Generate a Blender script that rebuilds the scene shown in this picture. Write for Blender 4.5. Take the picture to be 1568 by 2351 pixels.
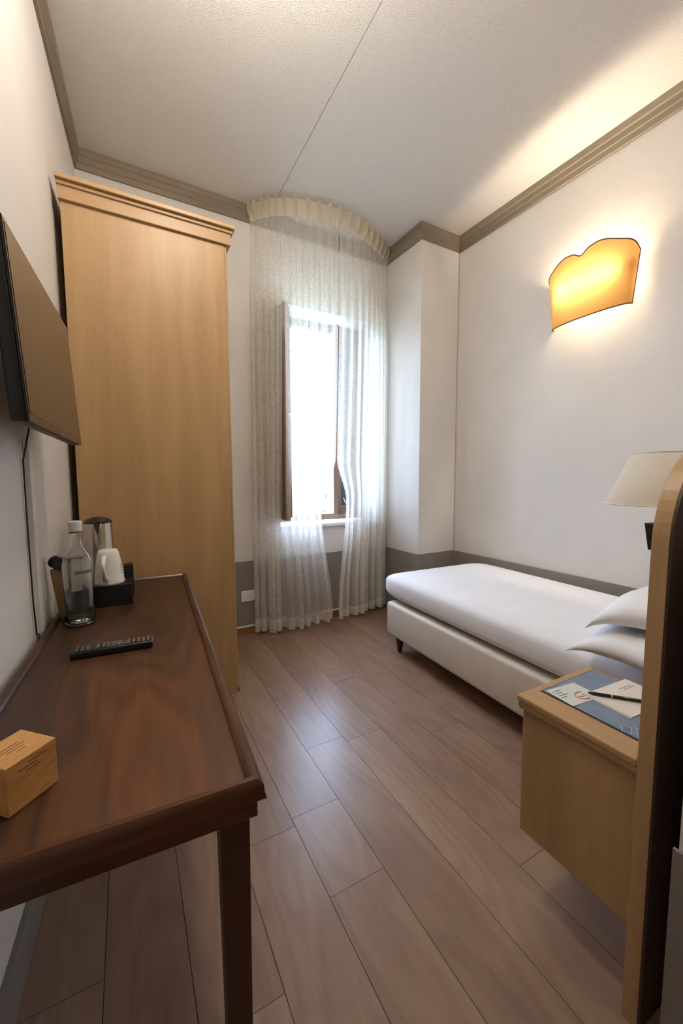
import bpy, bmesh, math, random
from mathutils import Vector, Matrix
random.seed(7)
S = bpy.context.scene
for o in list(bpy.data.objects): bpy.data.objects.remove(o)
COL = S.collection

# ------------------------------------------------------------ camera
F, PITCH, YAW, ROLL, HC = 908.1493, .0864, .4953, .0041, 1.15
def basis(x3, y3, z):
    cr, sr = math.cos(ROLL), math.sin(ROLL)
    x, y2 = x3*cr+y3*sr, -x3*sr+y3*cr
    cp, sp = math.cos(PITCH), math.sin(PITCH)
    y, zz = y2*cp-z*sp, y2*sp+z*cp
    cy, sy = math.cos(YAW), math.sin(YAW)
    return Vector((x*cy+zz*sy, -x*sy+zz*cy, y))
cam = bpy.data.cameras.new('camera'); camo = bpy.data.objects.new('camera', cam); COL.objects.link(camo)
r_, u_, f_ = basis(1,0,0), basis(0,1,0), basis(0,0,1)
M = Matrix((r_, u_, -f_)).transposed().to_4x4(); M.translation = Vector((0,0,HC))
camo.matrix_world = M
cam.sensor_fit = 'VERTICAL'; cam.sensor_height = 36; cam.sensor_width = 36; cam.lens = F*36/2351
cam.clip_start = .02; cam.clip_end = 200
S.camera = camo

# ------------------------------------------------------------ world, sun, exposure
W = bpy.data.worlds.new('sky'); S.world = W; W.use_nodes = True
bg = W.node_tree.nodes['Background']
bg.inputs[0].default_value = (.54, .70, 1, 1); bg.inputs[1].default_value = 24
S.view_settings.view_transform = 'Standard'; S.view_settings.look = 'None'
S.view_settings.gamma = 1; S.view_settings.use_curve_mapping = False
S.view_settings.exposure = 0.0

def portal(name, loc, sx, sy, rot):
    l = bpy.data.lights.new(name, 'AREA'); l.shape = 'RECTANGLE'; l.size = sx; l.size_y = sy
    l.cycles.is_portal = True
    o = bpy.data.objects.new(name, l); COL.objects.link(o); o.location = loc; o.rotation_euler = rot
portal('window_portal', (1.445, 3.30, 1.59), .83, 1.60, (-math.pi/2, 0, 0))

SCONCE_W = 500.0    # emission of the tube in the wall lamp
ROOM_W = 115.0       # globe of the pendant lamp over the aisle, above the frame

# ------------------------------------------------------------ materials
def lin(r, g, b):
    f = lambda c: (c/255/12.92) if c/255 <= .04045 else ((c/255+.055)/1.055)**2.4
    return (f(r), f(g), f(b), 1)
def mat(name, col, rough=.6, metal=0, spec=.5, **kw):
    m = bpy.data.materials.new(name); m.use_nodes = True
    b = m.node_tree.nodes['Principled BSDF']
    b.inputs['Base Color'].default_value = col; b.inputs['Roughness'].default_value = rough
    b.inputs['Metallic'].default_value = metal; b.inputs['Specular IOR Level'].default_value = spec
    for k, v in kw.items(): b.inputs[k.replace('_', ' ')].default_value = v
    return m
def nd(m, t, **kw):
    n = m.node_tree.nodes.new(t)
    for k, v in kw.items():
        if hasattr(n, k): setattr(n, k, v)
        else: n.inputs[k.replace('_', ' ')].default_value = v
    return n
def lk(m, a, b): m.node_tree.links.new(a, b)
def bsdf(m): return m.node_tree.nodes['Principled BSDF']
def bump(m, scale, strength, dist=.002, detail=3, mscale=(1,1,1)):
    tc = nd(m, 'ShaderNodeTexCoord'); mp = nd(m, 'ShaderNodeMapping'); mp.inputs['Scale'].default_value = mscale
    n = nd(m, 'ShaderNodeTexNoise'); n.inputs['Scale'].default_value = scale; n.inputs['Detail'].default_value = detail
    b = nd(m, 'ShaderNodeBump'); b.inputs['Strength'].default_value = strength; b.inputs['Distance'].default_value = dist
    lk(m, tc.outputs['Object'], mp.inputs['Vector']); lk(m, mp.outputs['Vector'], n.inputs['Vector'])
    lk(m, n.outputs['Fac'], b.inputs['Height']); lk(m, b.outputs['Normal'], bsdf(m).inputs['Normal'])
    return n
def mottled(name, c0, c1, scale, rough=.8, bscale=300, bstr=.3, bdist=.002, mscale=(1,1,1), **kw):
    m = mat(name, c0, rough, **kw)
    n = bump(m, bscale, bstr, bdist, mscale=mscale)
    tc = nd(m, 'ShaderNodeTexCoord'); n2 = nd(m, 'ShaderNodeTexNoise'); n2.inputs['Scale'].default_value = scale
    n2.inputs['Detail'].default_value = 6
    r = nd(m, 'ShaderNodeValToRGB'); r.color_ramp.elements[0].color = c0; r.color_ramp.elements[1].color = c1
    r.color_ramp.elements[0].position = .35; r.color_ramp.elements[1].position = .65
    lk(m, tc.outputs['Object'], n2.inputs['Vector']); lk(m, n2.outputs['Fac'], r.inputs['Fac'])
    lk(m, r.outputs['Color'], bsdf(m).inputs['Base Color'])
    return m
def wood(name, dark, mid, light, axis='z', scale=14, stretch=14, rough=.4, figure=.5, rnd=0, coat=0, fine=1.0, bumpd=.0006):
    """long-grained wood: noise stretched along an axis, fine streaks and a wavy figure"""
    m = mat(name, mid, rough); m.node_tree.nodes['Principled BSDF'].inputs['Coat Weight'].default_value = coat
    m.node_tree.nodes['Principled BSDF'].inputs['Coat Roughness'].default_value = .2
    tc = nd(m, 'ShaderNodeTexCoord'); mp = nd(m, 'ShaderNodeMapping')
    sc = [1, 1, 1]; sc['xyz'.index(axis)] = 1/stretch; mp.inputs['Scale'].default_value = sc
    src = tc.outputs['Object']
    if rnd:
        oi = nd(m, 'ShaderNodeObjectInfo'); ge = nd(m, 'ShaderNodeNewGeometry')
        ml = nd(m, 'ShaderNodeVectorMath', operation='MULTIPLY_ADD')
        cm = nd(m, 'ShaderNodeCombineXYZ')
        for k in range(3): lk(m, oi.outputs['Random'], cm.inputs[k])
        lk(m, cm.outputs[0], ml.inputs[0]); ml.inputs[1].default_value = (37, 91, 13); lk(m, ge.outputs['Position'], ml.inputs[2])
        src = ml.outputs[0]
    lk(m, src, mp.inputs['Vector'])
    mp2 = nd(m, 'ShaderNodeMapping'); sc2 = [1, 1, 1]; sc2['xyz'.index(axis)] = 2.6/stretch; mp2.inputs['Scale'].default_value = sc2; lk(m, src, mp2.inputs['Vector'])
    big = nd(m, 'ShaderNodeTexNoise'); big.inputs['Scale'].default_value = scale*.3; big.inputs['Detail'].default_value = 2.5; big.inputs['Distortion'].default_value = .3
    fin = nd(m, 'ShaderNodeTexNoise'); fin.inputs['Scale'].default_value = scale*7; fin.inputs['Detail'].default_value = 5; fin.inputs['Roughness'].default_value = .65
    lk(m, mp2.outputs['Vector'], big.inputs['Vector']); lk(m, mp.outputs['Vector'], fin.inputs['Vector'])
    fq = nd(m, 'ShaderNodeMath', operation='MULTIPLY'); fq.inputs[1].default_value = 95; lk(m, big.outputs['Fac'], fq.inputs[0])
    wav = nd(m, 'ShaderNodeMath', operation='SINE'); lk(m, fq.outputs[0], wav.inputs[0])
    mx = nd(m, 'ShaderNodeMath', operation='MULTIPLY_ADD'); mx.inputs[1].default_value = .11*figure; lk(m, wav.outputs[0], mx.inputs[0]); lk(m, big.outputs['Fac'], mx.inputs[2])
    my = nd(m, 'ShaderNodeMath', operation='MULTIPLY_ADD'); my.inputs[1].default_value = .5*fine; lk(m, fin.outputs['Fac'], my.inputs[0]); lk(m, mx.outputs[0], my.inputs[2])
    if rnd:
        mz = nd(m, 'ShaderNodeMath', operation='MULTIPLY_ADD'); mz.inputs[1].default_value = rnd; lk(m, oi.outputs['Random'], mz.inputs[0]); lk(m, my.outputs[0], mz.inputs[2]); my = mz
    lo = .28+.18*fine-.06*figure; hi = .70+.34*fine+.06*figure+rnd
    mr = nd(m, 'ShaderNodeMapRange'); mr.inputs['From Min'].default_value = lo; mr.inputs['From Max'].default_value = hi; lk(m, my.outputs[0], mr.inputs['Value'])
    r = nd(m, 'ShaderNodeValToRGB'); e = r.color_ramp.elements; e[0].color = dark; e[1].color = light
    k = e.new(.5); k.color = mid
    lk(m, mr.outputs[0], r.inputs['Fac']); lk(m, r.outputs['Color'], bsdf(m).inputs['Base Color'])
    b = nd(m, 'ShaderNodeBump'); b.inputs['Strength'].default_value = .35; b.inputs['Distance'].default_value = bumpd
    lk(m, fin.outputs['Fac'], b.inputs['Height']); lk(m, b.outputs['Normal'], bsdf(m).inputs['Normal'])
    return m

MT = {}
MT['wall'] = mottled('plaster_white', lin(220,216,211), lin(226,222,217), 3, .85, 260, .35, .003)
MT['ceil'] = mottled('ceiling_stipple', lin(220,216,210), lin(232,228,223), 220, .9, 240, .8, .006)
MT['dado'] = mottled('dado_grey', lin(132,124,118), lin(140,132,126), 4, .7, 200, .2)
MT['crown'] = wood('crown_grey_wood', lin(118,106,90), lin(134,122,105), lin(150,138,120), 'y', 30, 20, .5, .3)
MT['crownx'] = wood('crown_grey_wood_across', lin(118,106,90), lin(134,122,105), lin(150,138,120), 'x', 30, 20, .5, .3)
MT['floor'] = wood('floor_laminate', lin(118,92,76), lin(144,116,98), lin(164,137,118), 'y', 11, 12, .3, .7, rnd=.1)
MT['floorbase'] = mat('floor_joint', lin(52,38,30), .8)
MT['beech'] = wood('pale_oak_veneer', lin(164,130,88), lin(177,143,100), lin(190,155,109), 'z', 40, 30, .42, .25)
MT['beechx'] = wood('pale_oak_veneer_across', lin(164,130,88), lin(177,143,100), lin(192,157,111), 'x', 40, 30, .42, .25)
MT['beechy'] = wood('pale_oak_veneer_along', lin(164,130,88), lin(177,143,100), lin(192,157,111), 'y', 40, 30, .42, .25)
MT['walnut'] = wood('dark_walnut', lin(36,20,12), lin(66,40,24), lin(112,69,37), 'y', 13, 15, .4, .5, coat=.05, fine=.6)
MT['walnutx'] = wood('dark_walnut_across', lin(50,26,14), lin(80,44,26), lin(108,64,38), 'x', 16, 14, .32, .4, coat=.15)
MT['walnutz'] = wood('dark_walnut_leg', lin(40,21,13), lin(58,32,21), lin(76,44,29), 'z', 16, 14, .4, .3)
MT['brown'] = wood('window_brown_wood', lin(98,74,56), lin(122,94,72), lin(140,110,86), 'z', 30, 20, .5, .3)
MT['brownx'] = wood('window_brown_wood_across', lin(98,74,56), lin(122,94,72), lin(140,110,86), 'x', 30, 20, .5, .3)
MT['skirt'] = wood('skirting_brown_wood', lin(104,68,40), lin(132,90,56), lin(150,106,70), 'x', 30, 20, .5, .3)
MT['cubewood'] = wood('pine_cube', lin(196,140,74), lin(216,164,98), lin(230,184,122), 'x', 40, 9, .5, .7)
MT['sheet'] = mottled('cotton_white', lin(240,240,243), lin(244,244,246), 8, .85, 500, .25, .001)
MT['leather'] = mottled('cream_leatherette', lin(216,208,194), lin(224,216,203), 10, .5, 500, .2, .001)
MT['black'] = mat('black_plastic', (.008,.008,.009,1), .4)
MT['gloss'] = mat('black_gloss', (.012,.011,.011,1), .12)
MT['screen'] = mat('tv_screen', (.02,.018,.016,1), .13, spec=.9)
MT['white'] = mat('white_plastic', lin(232,230,226), .4)
MT['cap'] = mat('cap_white', lin(214,214,216), .35)
MT['chrome'] = mat('brushed_steel', lin(205,200,192), .16, 1)
MT['steel'] = mat('dull_steel', lin(160,158,152), .35, 1)
MT['porcelain'] = mat('porcelain', lin(238,234,226), .25)
MT['paper'] = mottled('paper', lin(232,229,222), lin(236,233,227), 20, .8, 300, .1, .0005)
MT['bluecard'] = mottled('blue_grey_card', lin(112,132,156), lin(122,142,166), 30, .5, 300, .05, .0003)
MT['palecard'] = mat('pale_green_card', lin(214,222,218), .6)
MT['inkgrey'] = mat('ink_grey', lin(96,98,104), .7)
MT['inkblue'] = mat('ink_blue', lin(104,122,160), .7)
MT['inkred'] = mat('ink_red', lin(206,122,116), .7)
MT['inkbrown'] = mat('burnt_print', lin(112,66,28), .8)
MT['darkgrey'] = mat('dark_edge', lin(34,34,38), .5)
MT['cord'] = mat('shade_cord', lin(94,68,36), .8)
MT['beige'] = mat('pouch_brown', lin(150,118,74), .6)
MT['clearcard'] = mat('pale_packet', lin(214,206,192), .5)
MT['gap'] = mat('dark_gap', lin(22,18,15), .9)

def glass(name, tint, ior=1.5, thin=True, rough=0.0, refl=.12):
    m = bpy.data.materials.new(name); m.use_nodes = True; nt = m.node_tree; nt.nodes.clear()
    out = nt.nodes.new('ShaderNodeOutputMaterial')
    if thin:
        t = nt.nodes.new('ShaderNodeBsdfTransparent'); t.inputs[0].default_value = tint
        g = nt.nodes.new('ShaderNodeBsdfGlossy'); g.inputs['Roughness'].default_value = .03
        fr = nt.nodes.new('ShaderNodeFresnel'); fr.inputs[0].default_value = ior
        mx = nt.nodes.new('ShaderNodeMixShader')
        nt.links.new(fr.outputs[0], mx.inputs[0]); nt.links.new(t.outputs[0], mx.inputs[1]); nt.links.new(g.outputs[0], mx.inputs[2])
        nt.links.new(mx.outputs[0], out.inputs[0])
    else:
        g = nt.nodes.new('ShaderNodeBsdfGlass'); g.inputs['Color'].default_value = tint; g.inputs['IOR'].default_value = ior; g.inputs['Roughness'].default_value = rough
        nt.links.new(g.outputs[0], out.inputs[0])
    return m
MT['pane'] = glass('window_glass', (.95,.97,.97,1))
MT['topglass'] = glass('inlay_glass', (.93,.96,.96,1))
MT['bottleglass'] = glass('bottle_glass', (.97,.98,.98,1), 1.45, False)
MT['water'] = glass('water', (.98,.99,.99,1), 1.33, False)

def shade_mat(name, col, trans=.6, rough=.8):
    m = bpy.data.materials.new(name); m.use_nodes = True; nt = m.node_tree; nt.nodes.clear()
    out = nt.nodes.new('ShaderNodeOutputMaterial'); d = nt.nodes.new('ShaderNodeBsdfDiffuse'); t = nt.nodes.new('ShaderNodeBsdfTranslucent')
    tc = nt.nodes.new('ShaderNodeTexCoord'); n = nt.nodes.new('ShaderNodeTexNoise'); n.inputs['Scale'].default_value = 9; n.inputs['Detail'].default_value = 4
    mr = nt.nodes.new('ShaderNodeMix'); mr.data_type = 'RGBA'
    mr.inputs[6].default_value = [c*.88 for c in col[:3]]+[1]; mr.inputs[7].default_value = col
    nt.links.new(tc.outputs['Object'], n.inputs['Vector']); nt.links.new(n.outputs['Fac'], mr.inputs[0])
    nt.links.new(mr.outputs[2], d.inputs[0]); nt.links.new(mr.outputs[2], t.inputs[0])
    mx = nt.nodes.new('ShaderNodeMixShader'); mx.inputs[0].default_value = trans
    nt.links.new(d.outputs[0], mx.inputs[1]); nt.links.new(t.outputs[0], mx.inputs[2]); nt.links.new(mx.outputs[0], out.inputs[0])
    return m
MT['amber'] = shade_mat('amber_parchment', (.57,.33,.11,1), .145)
MT['cream'] = shade_mat('cream_shade', (.93,.89,.81,1), .35)
def emis(name, col, s):
    m = bpy.data.materials.new(name); m.use_nodes = True; nt = m.node_tree; nt.nodes.clear()
    out = nt.nodes.new('ShaderNodeOutputMaterial'); e = nt.nodes.new('ShaderNodeEmission'); e.inputs[0].default_value = col; e.inputs[1].default_value = s
    nt.links.new(e.outputs[0], out.inputs[0]); return m
MT['bulb'] = emis('lit_bulb', (1,.86,.62,1), 12)

def curtain_mat(name, base, lace, solid=False, tint=(.94,.91,.85)):
    """sheer voile: see-through between the threads, woven lace of closed loops down the folds"""
    m = bpy.data.materials.new(name); m.use_nodes = True; nt = m.node_tree; nt.nodes.clear(); L = nt.links.new
    N = lambda t, **k: (lambda n: [setattr(n, a, b) for a, b in k.items()] and n or n)(nt.nodes.new(t))
    out = N('ShaderNodeOutputMaterial'); d = N('ShaderNodeBsdfDiffuse'); t = N('ShaderNodeBsdfTranslucent'); tr = N('ShaderNodeBsdfTransparent')
    d.inputs[0].default_value = tuple(tint)+(1,); t.inputs[0].default_value = tuple(tint)+(1,)
    m1 = N('ShaderNodeMixShader'); m1.inputs[0].default_value = .55; L(d.outputs[0], m1.inputs[1]); L(t.outputs[0], m1.inputs[2])
    m2 = N('ShaderNodeMixShader'); L(tr.outputs[0], m2.inputs[1]); L(m1.outputs[0], m2.inputs[2])
    if solid: m2.inputs[0].default_value = base
    else:
        uv = N('ShaderNodeUVMap'); uv.uv_map = 'UVMap'
        mp = N('ShaderNodeMapping'); mp.inputs['Scale'].default_value = (90, 24, 1)
        v = N('ShaderNodeTexVoronoi', feature='DISTANCE_TO_EDGE'); v.inputs['Scale'].default_value = 1
        L(uv.outputs[0], mp.inputs[0]); L(mp.outputs[0], v.inputs['Vector'])
        r = N('ShaderNodeValToRGB'); r.color_ramp.elements[0].position = .05; r.color_ramp.elements[0].color = (1,1,1,1); r.color_ramp.elements[1].position = .16; r.color_ramp.elements[1].color = (0,0,0,1)
        L(v.outputs['Distance'], r.inputs[0])
        mp2 = N('ShaderNodeMapping'); mp2.inputs['Scale'].default_value = (220, 60, 1)
        n = N('ShaderNodeTexNoise'); n.inputs['Scale'].default_value = 1; n.inputs['Detail'].default_value = 2
        L(uv.outputs[0], mp2.inputs[0]); L(mp2.outputs[0], n.inputs['Vector'])
        a = N('ShaderNodeMath', operation='MULTIPLY_ADD'); a.inputs[1].default_value = lace; L(r.outputs[0], a.inputs[0]); a.inputs[2].default_value = base-.12
        b = N('ShaderNodeMath', operation='MULTIPLY_ADD'); b.inputs[1].default_value = .24; L(n.outputs['Fac'], b.inputs[0]); L(a.outputs[0], b.inputs[2])
        b.use_clamp = True
        L(b.outputs[0], m2.inputs[0])
    L(m2.outputs[0], out.inputs[0]); return m
MT['voile'] = curtain_mat('sheer_voile', .46, .08)
MT['voilehead'] = curtain_mat('voile_header', .93, 0, True, (.80,.73,.58))
MT['voilehem'] = curtain_mat('voile_hem', .82, 0, True)

# ------------------------------------------------------------ mesh helpers
def new(name, bm, m, parent=None, smooth=False, loc=None, rotz=0):
    me = bpy.data.meshes.new(name); bmesh.ops.recalc_face_normals(bm, faces=bm.faces); bm.to_mesh(me); bm.free()
    if smooth:
        for p in me.polygons: p.use_smooth = True
    me.materials.append(MT[m] if isinstance(m, str) else m)
    o = bpy.data.objects.new(name, me); COL.objects.link(o)
    if parent: o.parent = parent
    if loc: o.location = loc
    if rotz: o.rotation_euler.z = rotz
    return o
def autosmooth(o, ang=40):
    me = o.data
    for p in me.polygons: p.use_smooth = True
    me.set_sharp_from_angle(angle=math.radians(ang)) if hasattr(me, 'set_sharp_from_angle') else None
    return o
def box(x0, x1, y0, y1, z0, z1, bev=0, seg=2, bm=None):
    bm2 = bmesh.new()
    v = [bm2.verts.new((x, y, z)) for z in (z0, z1) for y in (y0, y1) for x in (x0, x1)]
    for f in ((0,1,3,2),(4,5,7,6),(0,1,5,4),(2,3,7,6),(0,2,6,4),(1,3,7,5)): bm2.faces.new([v[i] for i in f])
    bmesh.ops.recalc_face_normals(bm2, faces=bm2.faces)
    if bev: bmesh.ops.bevel(bm2, geom=list(bm2.edges), offset=bev, segments=seg, affect='EDGES', profile=.5)
    if bm is None: return bm2
    return merge(bm, bm2)
def merge(bm, other):
    me = bpy.data.meshes.new('tmp'); other.to_mesh(me); other.free(); bm.from_mesh(me); bpy.data.meshes.remove(me); return bm
def lathe(prof, seg=40, cx=0, cy=0):
    bm = bmesh.new(); rings = []
    for r, z in prof:
        if r < 1e-6: rings.append([bm.verts.new((cx, cy, z))])
        else: rings.append([bm.verts.new((cx+r*math.cos(2*math.pi*i/seg), cy+r*math.sin(2*math.pi*i/seg), z)) for i in range(seg)])
    for a, b in zip(rings, rings[1:]):
        for i in range(seg):
            j = (i+1) % seg
            if len(a) == 1 and len(b) == 1: continue
            if len(a) == 1: bm.faces.new((a[0], b[j], b[i]))
            elif len(b) == 1: bm.faces.new((a[i], a[j], b[0]))
            else: bm.faces.new((a[i], a[j], b[j], b[i]))
    return bm
def tube(pts, rad, seg=8, closed=False, bm=None):
    bm = bm or bmesh.new(); pts = [Vector(p) for p in pts]; n = len(pts); rings = []
    for i, p in enumerate(pts):
        a = pts[(i-1) % n] if (closed or i > 0) else p; b = pts[(i+1) % n] if (closed or i < n-1) else p
        t = (b-a).normalized(); up = Vector((0,0,1)) if abs(t.z) < .9 else Vector((1,0,0))
        s = t.cross(up).normalized(); u = s.cross(t); r = rad[i] if isinstance(rad, (list, tuple)) else rad
        rings.append([bm.verts.new(p+(s*math.cos(2*math.pi*k/seg)+u*math.sin(2*math.pi*k/seg))*r) for k in range(seg)])
    for i in range(n if closed else n-1):
        a, b = rings[i], rings[(i+1) % n]
        for k in range(seg): bm.faces.new((a[k], a[(k+1) % seg], b[(k+1) % seg], b[k]))
    if not closed: bm.faces.new(rings[0][::-1]); bm.faces.new(rings[-1])
    return bm
def prism(poly, axis, a, b, bev=0):
    """2-D polygon extruded along an axis from a to b; poly gives the two other coordinates in xyz order"""
    bm = bmesh.new()
    def P(p, t): q = list(p); q.insert('xyz'.index(axis), t); return q
    A = [bm.verts.new(P(p, a)) for p in poly]; B = [bm.verts.new(P(p, b)) for p in poly]; n = len(poly)
    bm.faces.new(A[::-1]); bm.faces.new(B)
    for i in range(n): bm.faces.new((A[i], A[(i+1) % n], B[(i+1) % n], B[i]))
    bmesh.ops.recalc_face_normals(bm, faces=bm.faces)
    if bev: bmesh.ops.bevel(bm, geom=list(bm.edges), offset=bev, segments=2, affect='EDGES', profile=.5)
    return bm
def tag(o, label=None, cat=None, group=None, kind=None):
    if label: o['label'] = label
    if cat: o['category'] = cat
    if group: o['group'] = group
    if kind: o['kind'] = kind
    return o
def thing(name, label, cat, loc=(0,0,0), rotz=0, group=None):
    o = bpy.data.objects.new(name, None); COL.objects.link(o); o.location = loc; o.rotation_euler = (0,0,rotz); o.empty_display_size = .05
    return tag(o, label, cat, group)
def struct(name, bm, m, parent=None, label=None):
    o = new(name, bm, m, parent)
    if not parent: o['kind'] = 'structure'; tag(o, label or name.replace('_', ' '))
    return o

# ------------------------------------------------------------ the room
H = 3.004
aL, aR, aB = .0484, -.0299, .0167
LX = lambda y: -.175+aL*(y-3)              # left wall
RX = lambda y: 2.352+aR*(y-3)              # right wall
BY = lambda x: 2.829+aB*x                  # back wall
PX, PY = 1.9926, 2.423                     # outer corner of the pillar
PSX = lambda y: PX+aR*(y-PY)               # pillar side
PFY = lambda x: PY+aB*(x-PX)               # pillar face
NX, NY = .765, .263                        # end of the entry wall
REAR = -1.75
DZ = .544

def quadwall(name, pts, z0, z1, m, label, parent=None):
    bm = prism(pts, 'z', z0, z1); return struct(name, bm, m, parent, label)
yl = BY(LX(2.83)); xl = LX(2.83)
quadwall('wall_left', [(LX(REAR), REAR), (xl, yl), (xl-.12, yl), (LX(REAR)-.12, REAR)], 0, H, 'wall', 'white plaster wall behind the desk and television')
# back wall with the window niche (opening nx0..nx1, nz0..nz1)
nx0, nx1, nz0, nz1, WD = 1.012, 1.875, .775, 2.42, .50
wb = bmesh.new()
for (x0, x1, z0, z1) in ((xl-.12, nx0, 0, H), (nx1, 2.2, 0, H), (nx0, nx1, 0, nz0), (nx0, nx1, nz1, H)):
    merge(wb, prism([(x0, BY(x0)), (x1, BY(x1)), (x1, BY(x1)+WD), (x0, BY(x0)+WD)], 'z', z0, z1))
struct('wall_back', wb, 'wall', None, 'white plaster wall with the curtained window')
yr = PFY(RX(PY)); xr = RX(yr)
quadwall('wall_pillar', [(PX, PY), (xr, yr), (xr, BY(xr)+.2), (PSX(BY(2)), BY(2)-.001)], 0, H, 'wall', 'white plaster pillar standing out at the foot of the bed')
quadwall('wall_right', [(RX(NY-.1), NY-.1), (xr, yr+.3), (xr+.12, yr+.3), (RX(NY-.1)+.12, NY-.1)], 0, H, 'wall', 'white plaster wall along the bed carrying the wall lamp')
quadwall('wall_entry', [(NX, NY), (RX(NY), NY), (RX(NY), NY-.12), (NX+.12, NY-.12), (NX+.12, REAR), (NX, REAR)], 0, H, 'wall', 'white wall corner of the entry beside the headboard')
quadwall('wall_rear', [(LX(REAR)-.12, REAR), (NX+.12, REAR), (NX+.12, REAR-.12), (LX(REAR)-.12, REAR-.12)], 0, H, 'wall', 'white wall of the entry around the door')
# ceiling: base board and two papered panels with an open joint
cb = struct('ceiling', box(-.6, 2.65, REAR-.12, 3.35, H+.012, H+.1), 'dado', None, 'pale stippled ceiling with one long joint')
for a, b in ((-.6, .9585), (.9615, 2.65)):
    new('ceiling_panel', box(a, b, REAR-.12, 3.35, H, H+.012), 'ceil', cb)
# floor planks
fl = struct('floor', box(-.6, 2.65, REAR-.12, 3.35, -.06, -.010), 'floorbase', None, 'brown oak-look plank floor')
me_p = bpy.data.meshes.new('plank'); bmp = box(0, 1, 0, 1, -.009, 0); bmp.to_mesh(me_p); bmp.free(); me_p.materials.append(MT['floor'])
pw = .1787; x0 = .2604-3*pw
known = {3: [.757], 4: [1.145], 5: [1.178, .889], 6: [], 7: [1.436], 2: [.35, 1.55], 1: [.98, 2.2], 8: [.7, 1.9], 9: [1.3], 10: [.9]}
for i in range(17):
    xa = x0+(i-1)*pw
    if xa > 2.5: break
    js = known.get(i, [random.uniform(.3, 1.4)]) or [.25]
    cuts = set(js); lo = min(js); hi = max(js)
    while lo > REAR: lo -= 1.22; cuts.add(lo)
    while hi < 2.9: hi += 1.22; cuts.add(hi)
    cuts = sorted(c for c in cuts if REAR-.1 < c < 2.80)
    cuts = [REAR-.1]+cuts+[2.86]
    for a, b in zip(cuts, cuts[1:]):
        o = bpy.data.objects.new('plank', me_p); COL.objects.link(o); o.parent = fl
        o.location = (xa+.0008, a+.0006, 0); o.scale = (pw-.0016, b-a-.0012, 1)

# crown moulding: profile (distance from the wall, height under the ceiling)
CP = [(0, -.104), (.012, -.104), (.014, -.074), (.019, -.070), (.020, -.040), (.027, -.034), (.030, -.004), (.030, 0), (0, 0)]
def crown(n, A, B, inward, ea, eb, m):
    """profile swept from A to B along a wall; ea / eb shift the profile's far side for the mitres"""
    A, B = Vector(A), Vector(B); t = (B-A).normalized(); bm = bmesh.new()
    ring = lambda P, e: [bm.verts.new((P.x+inward[0]*d+t.x*e*d, P.y+inward[1]*d+t.y*e*d, H+z)) for d, z in CP]
    a, b = ring(A, ea), ring(B, eb)
    bm.faces.new(a[::-1]); bm.faces.new(b); k = len(CP)
    for i in range(k): bm.faces.new((a[i], a[(i+1) % k], b[(i+1) % k], b[i]))
    return struct('trim_%d' % n, bm, m, None, None)
e = .001
tag(crown(1, (LX(REAR)+e, REAR), (xl+e, yl), (1, 0), 0, -1, 'crown'), 'grey-brown crown moulding above the television')
tag(crown(2, (xl, yl-e), (PSX(BY(2)), BY(1.98)-e), (0, -1), 1, -1, 'crownx'), 'grey-brown crown moulding above wardrobe and window')
tag(crown(3, (PSX(BY(2))-e, BY(1.98)), (PX-e, PY), (-1, 0), 1, 1, 'crown'), 'grey-brown crown moulding on the pillar side next to the curtain')
tag(crown(4, (PX, PY-e), (xr, yr-e), (0, -1), -1, -1, 'crownx'), 'grey-brown crown moulding on the pillar face')
tag(crown(5, (xr-e, yr), (RX(NY)-e, NY), (-1, 0), 1, -1, 'crown'), 'grey-brown crown moulding above the wall lamp')
# grey dado, a little proud of the plaster
def dado(n, pts, label, z0=0, z1=DZ, m='dado'):
    return tag(struct('trim_%d' % n, prism(pts, 'z', z0, z1), m), label)
D = .006
dado(6, [(xl, BY(xl)-D), (PX-.05, BY(PX)-D), (PX-.05, BY(PX)-e), (xl, BY(xl)-e)], 'grey painted dado below the window')
dado(7, [(PX-D, PY-D), (PX-e, PY-D), (PSX(BY(2)-D)-e, BY(2)-D-e), (PSX(BY(2)-D)-D, BY(2)-D-e)], 'grey painted dado on the pillar side')
dado(8, [(PX-D, PY-D), (xr-D, yr-D), (xr-D, yr-e), (PX-D, PY-e)], 'grey painted dado on the pillar face behind the bed')
dado(9, [(xr-D, yr-e), (xr-e, yr-e), (RX(NY)-e, NY+e), (RX(NY)-D, NY+e)], 'grey painted dado on the wall along the bed')
dado(10, [(NX-D, REAR), (NX-e, REAR), (NX-e, NY+D), (NX-D, NY+D)], 'grey painted dado on the entry wall')
tag(struct('baseboard_left', prism([(LX(-1.7)+e, -1.7), (LX(-1.7)+.012, -1.7), (LX(2.02)+.012, 2.02), (LX(2.02)+e, 2.02)], 'z', 0, .115), 'dado'), 'grey skirting strip under the desk')
tag(struct('baseboard_back', prism([(xl, BY(xl)-D-.014), (PX-.06, BY(PX)-D-.014), (PX-.06, BY(PX)-D-e), (xl, BY(xl)-D-e)], 'z', 0, .055), 'skirt'), 'brown wooden skirting below the window')
ct = new('cable_trunking', prism([(xl+.02, BY(xl)-D-.013), (1.78, BY(1.78)-D-.013), (1.78, BY(1.78)-D-e), (xl+.02, BY(xl)-D-e)], 'z', .0555, .066, .001), 'white')
tag(ct, 'white cable strip lying along the top of the brown skirting', 'cable strip')
# entry door behind the camera
dr = struct('door_1', box(-.27, .61, REAR+.001, REAR+.04, 0, 2.1, .003), 'beech', None, 'pale oak entry door')
new('door_handle', tube([(.55, REAR+.04, 1.05), (.55, REAR+.085, 1.05), (.44, REAR+.09, 1.05)], .009), 'steel', dr)

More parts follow.
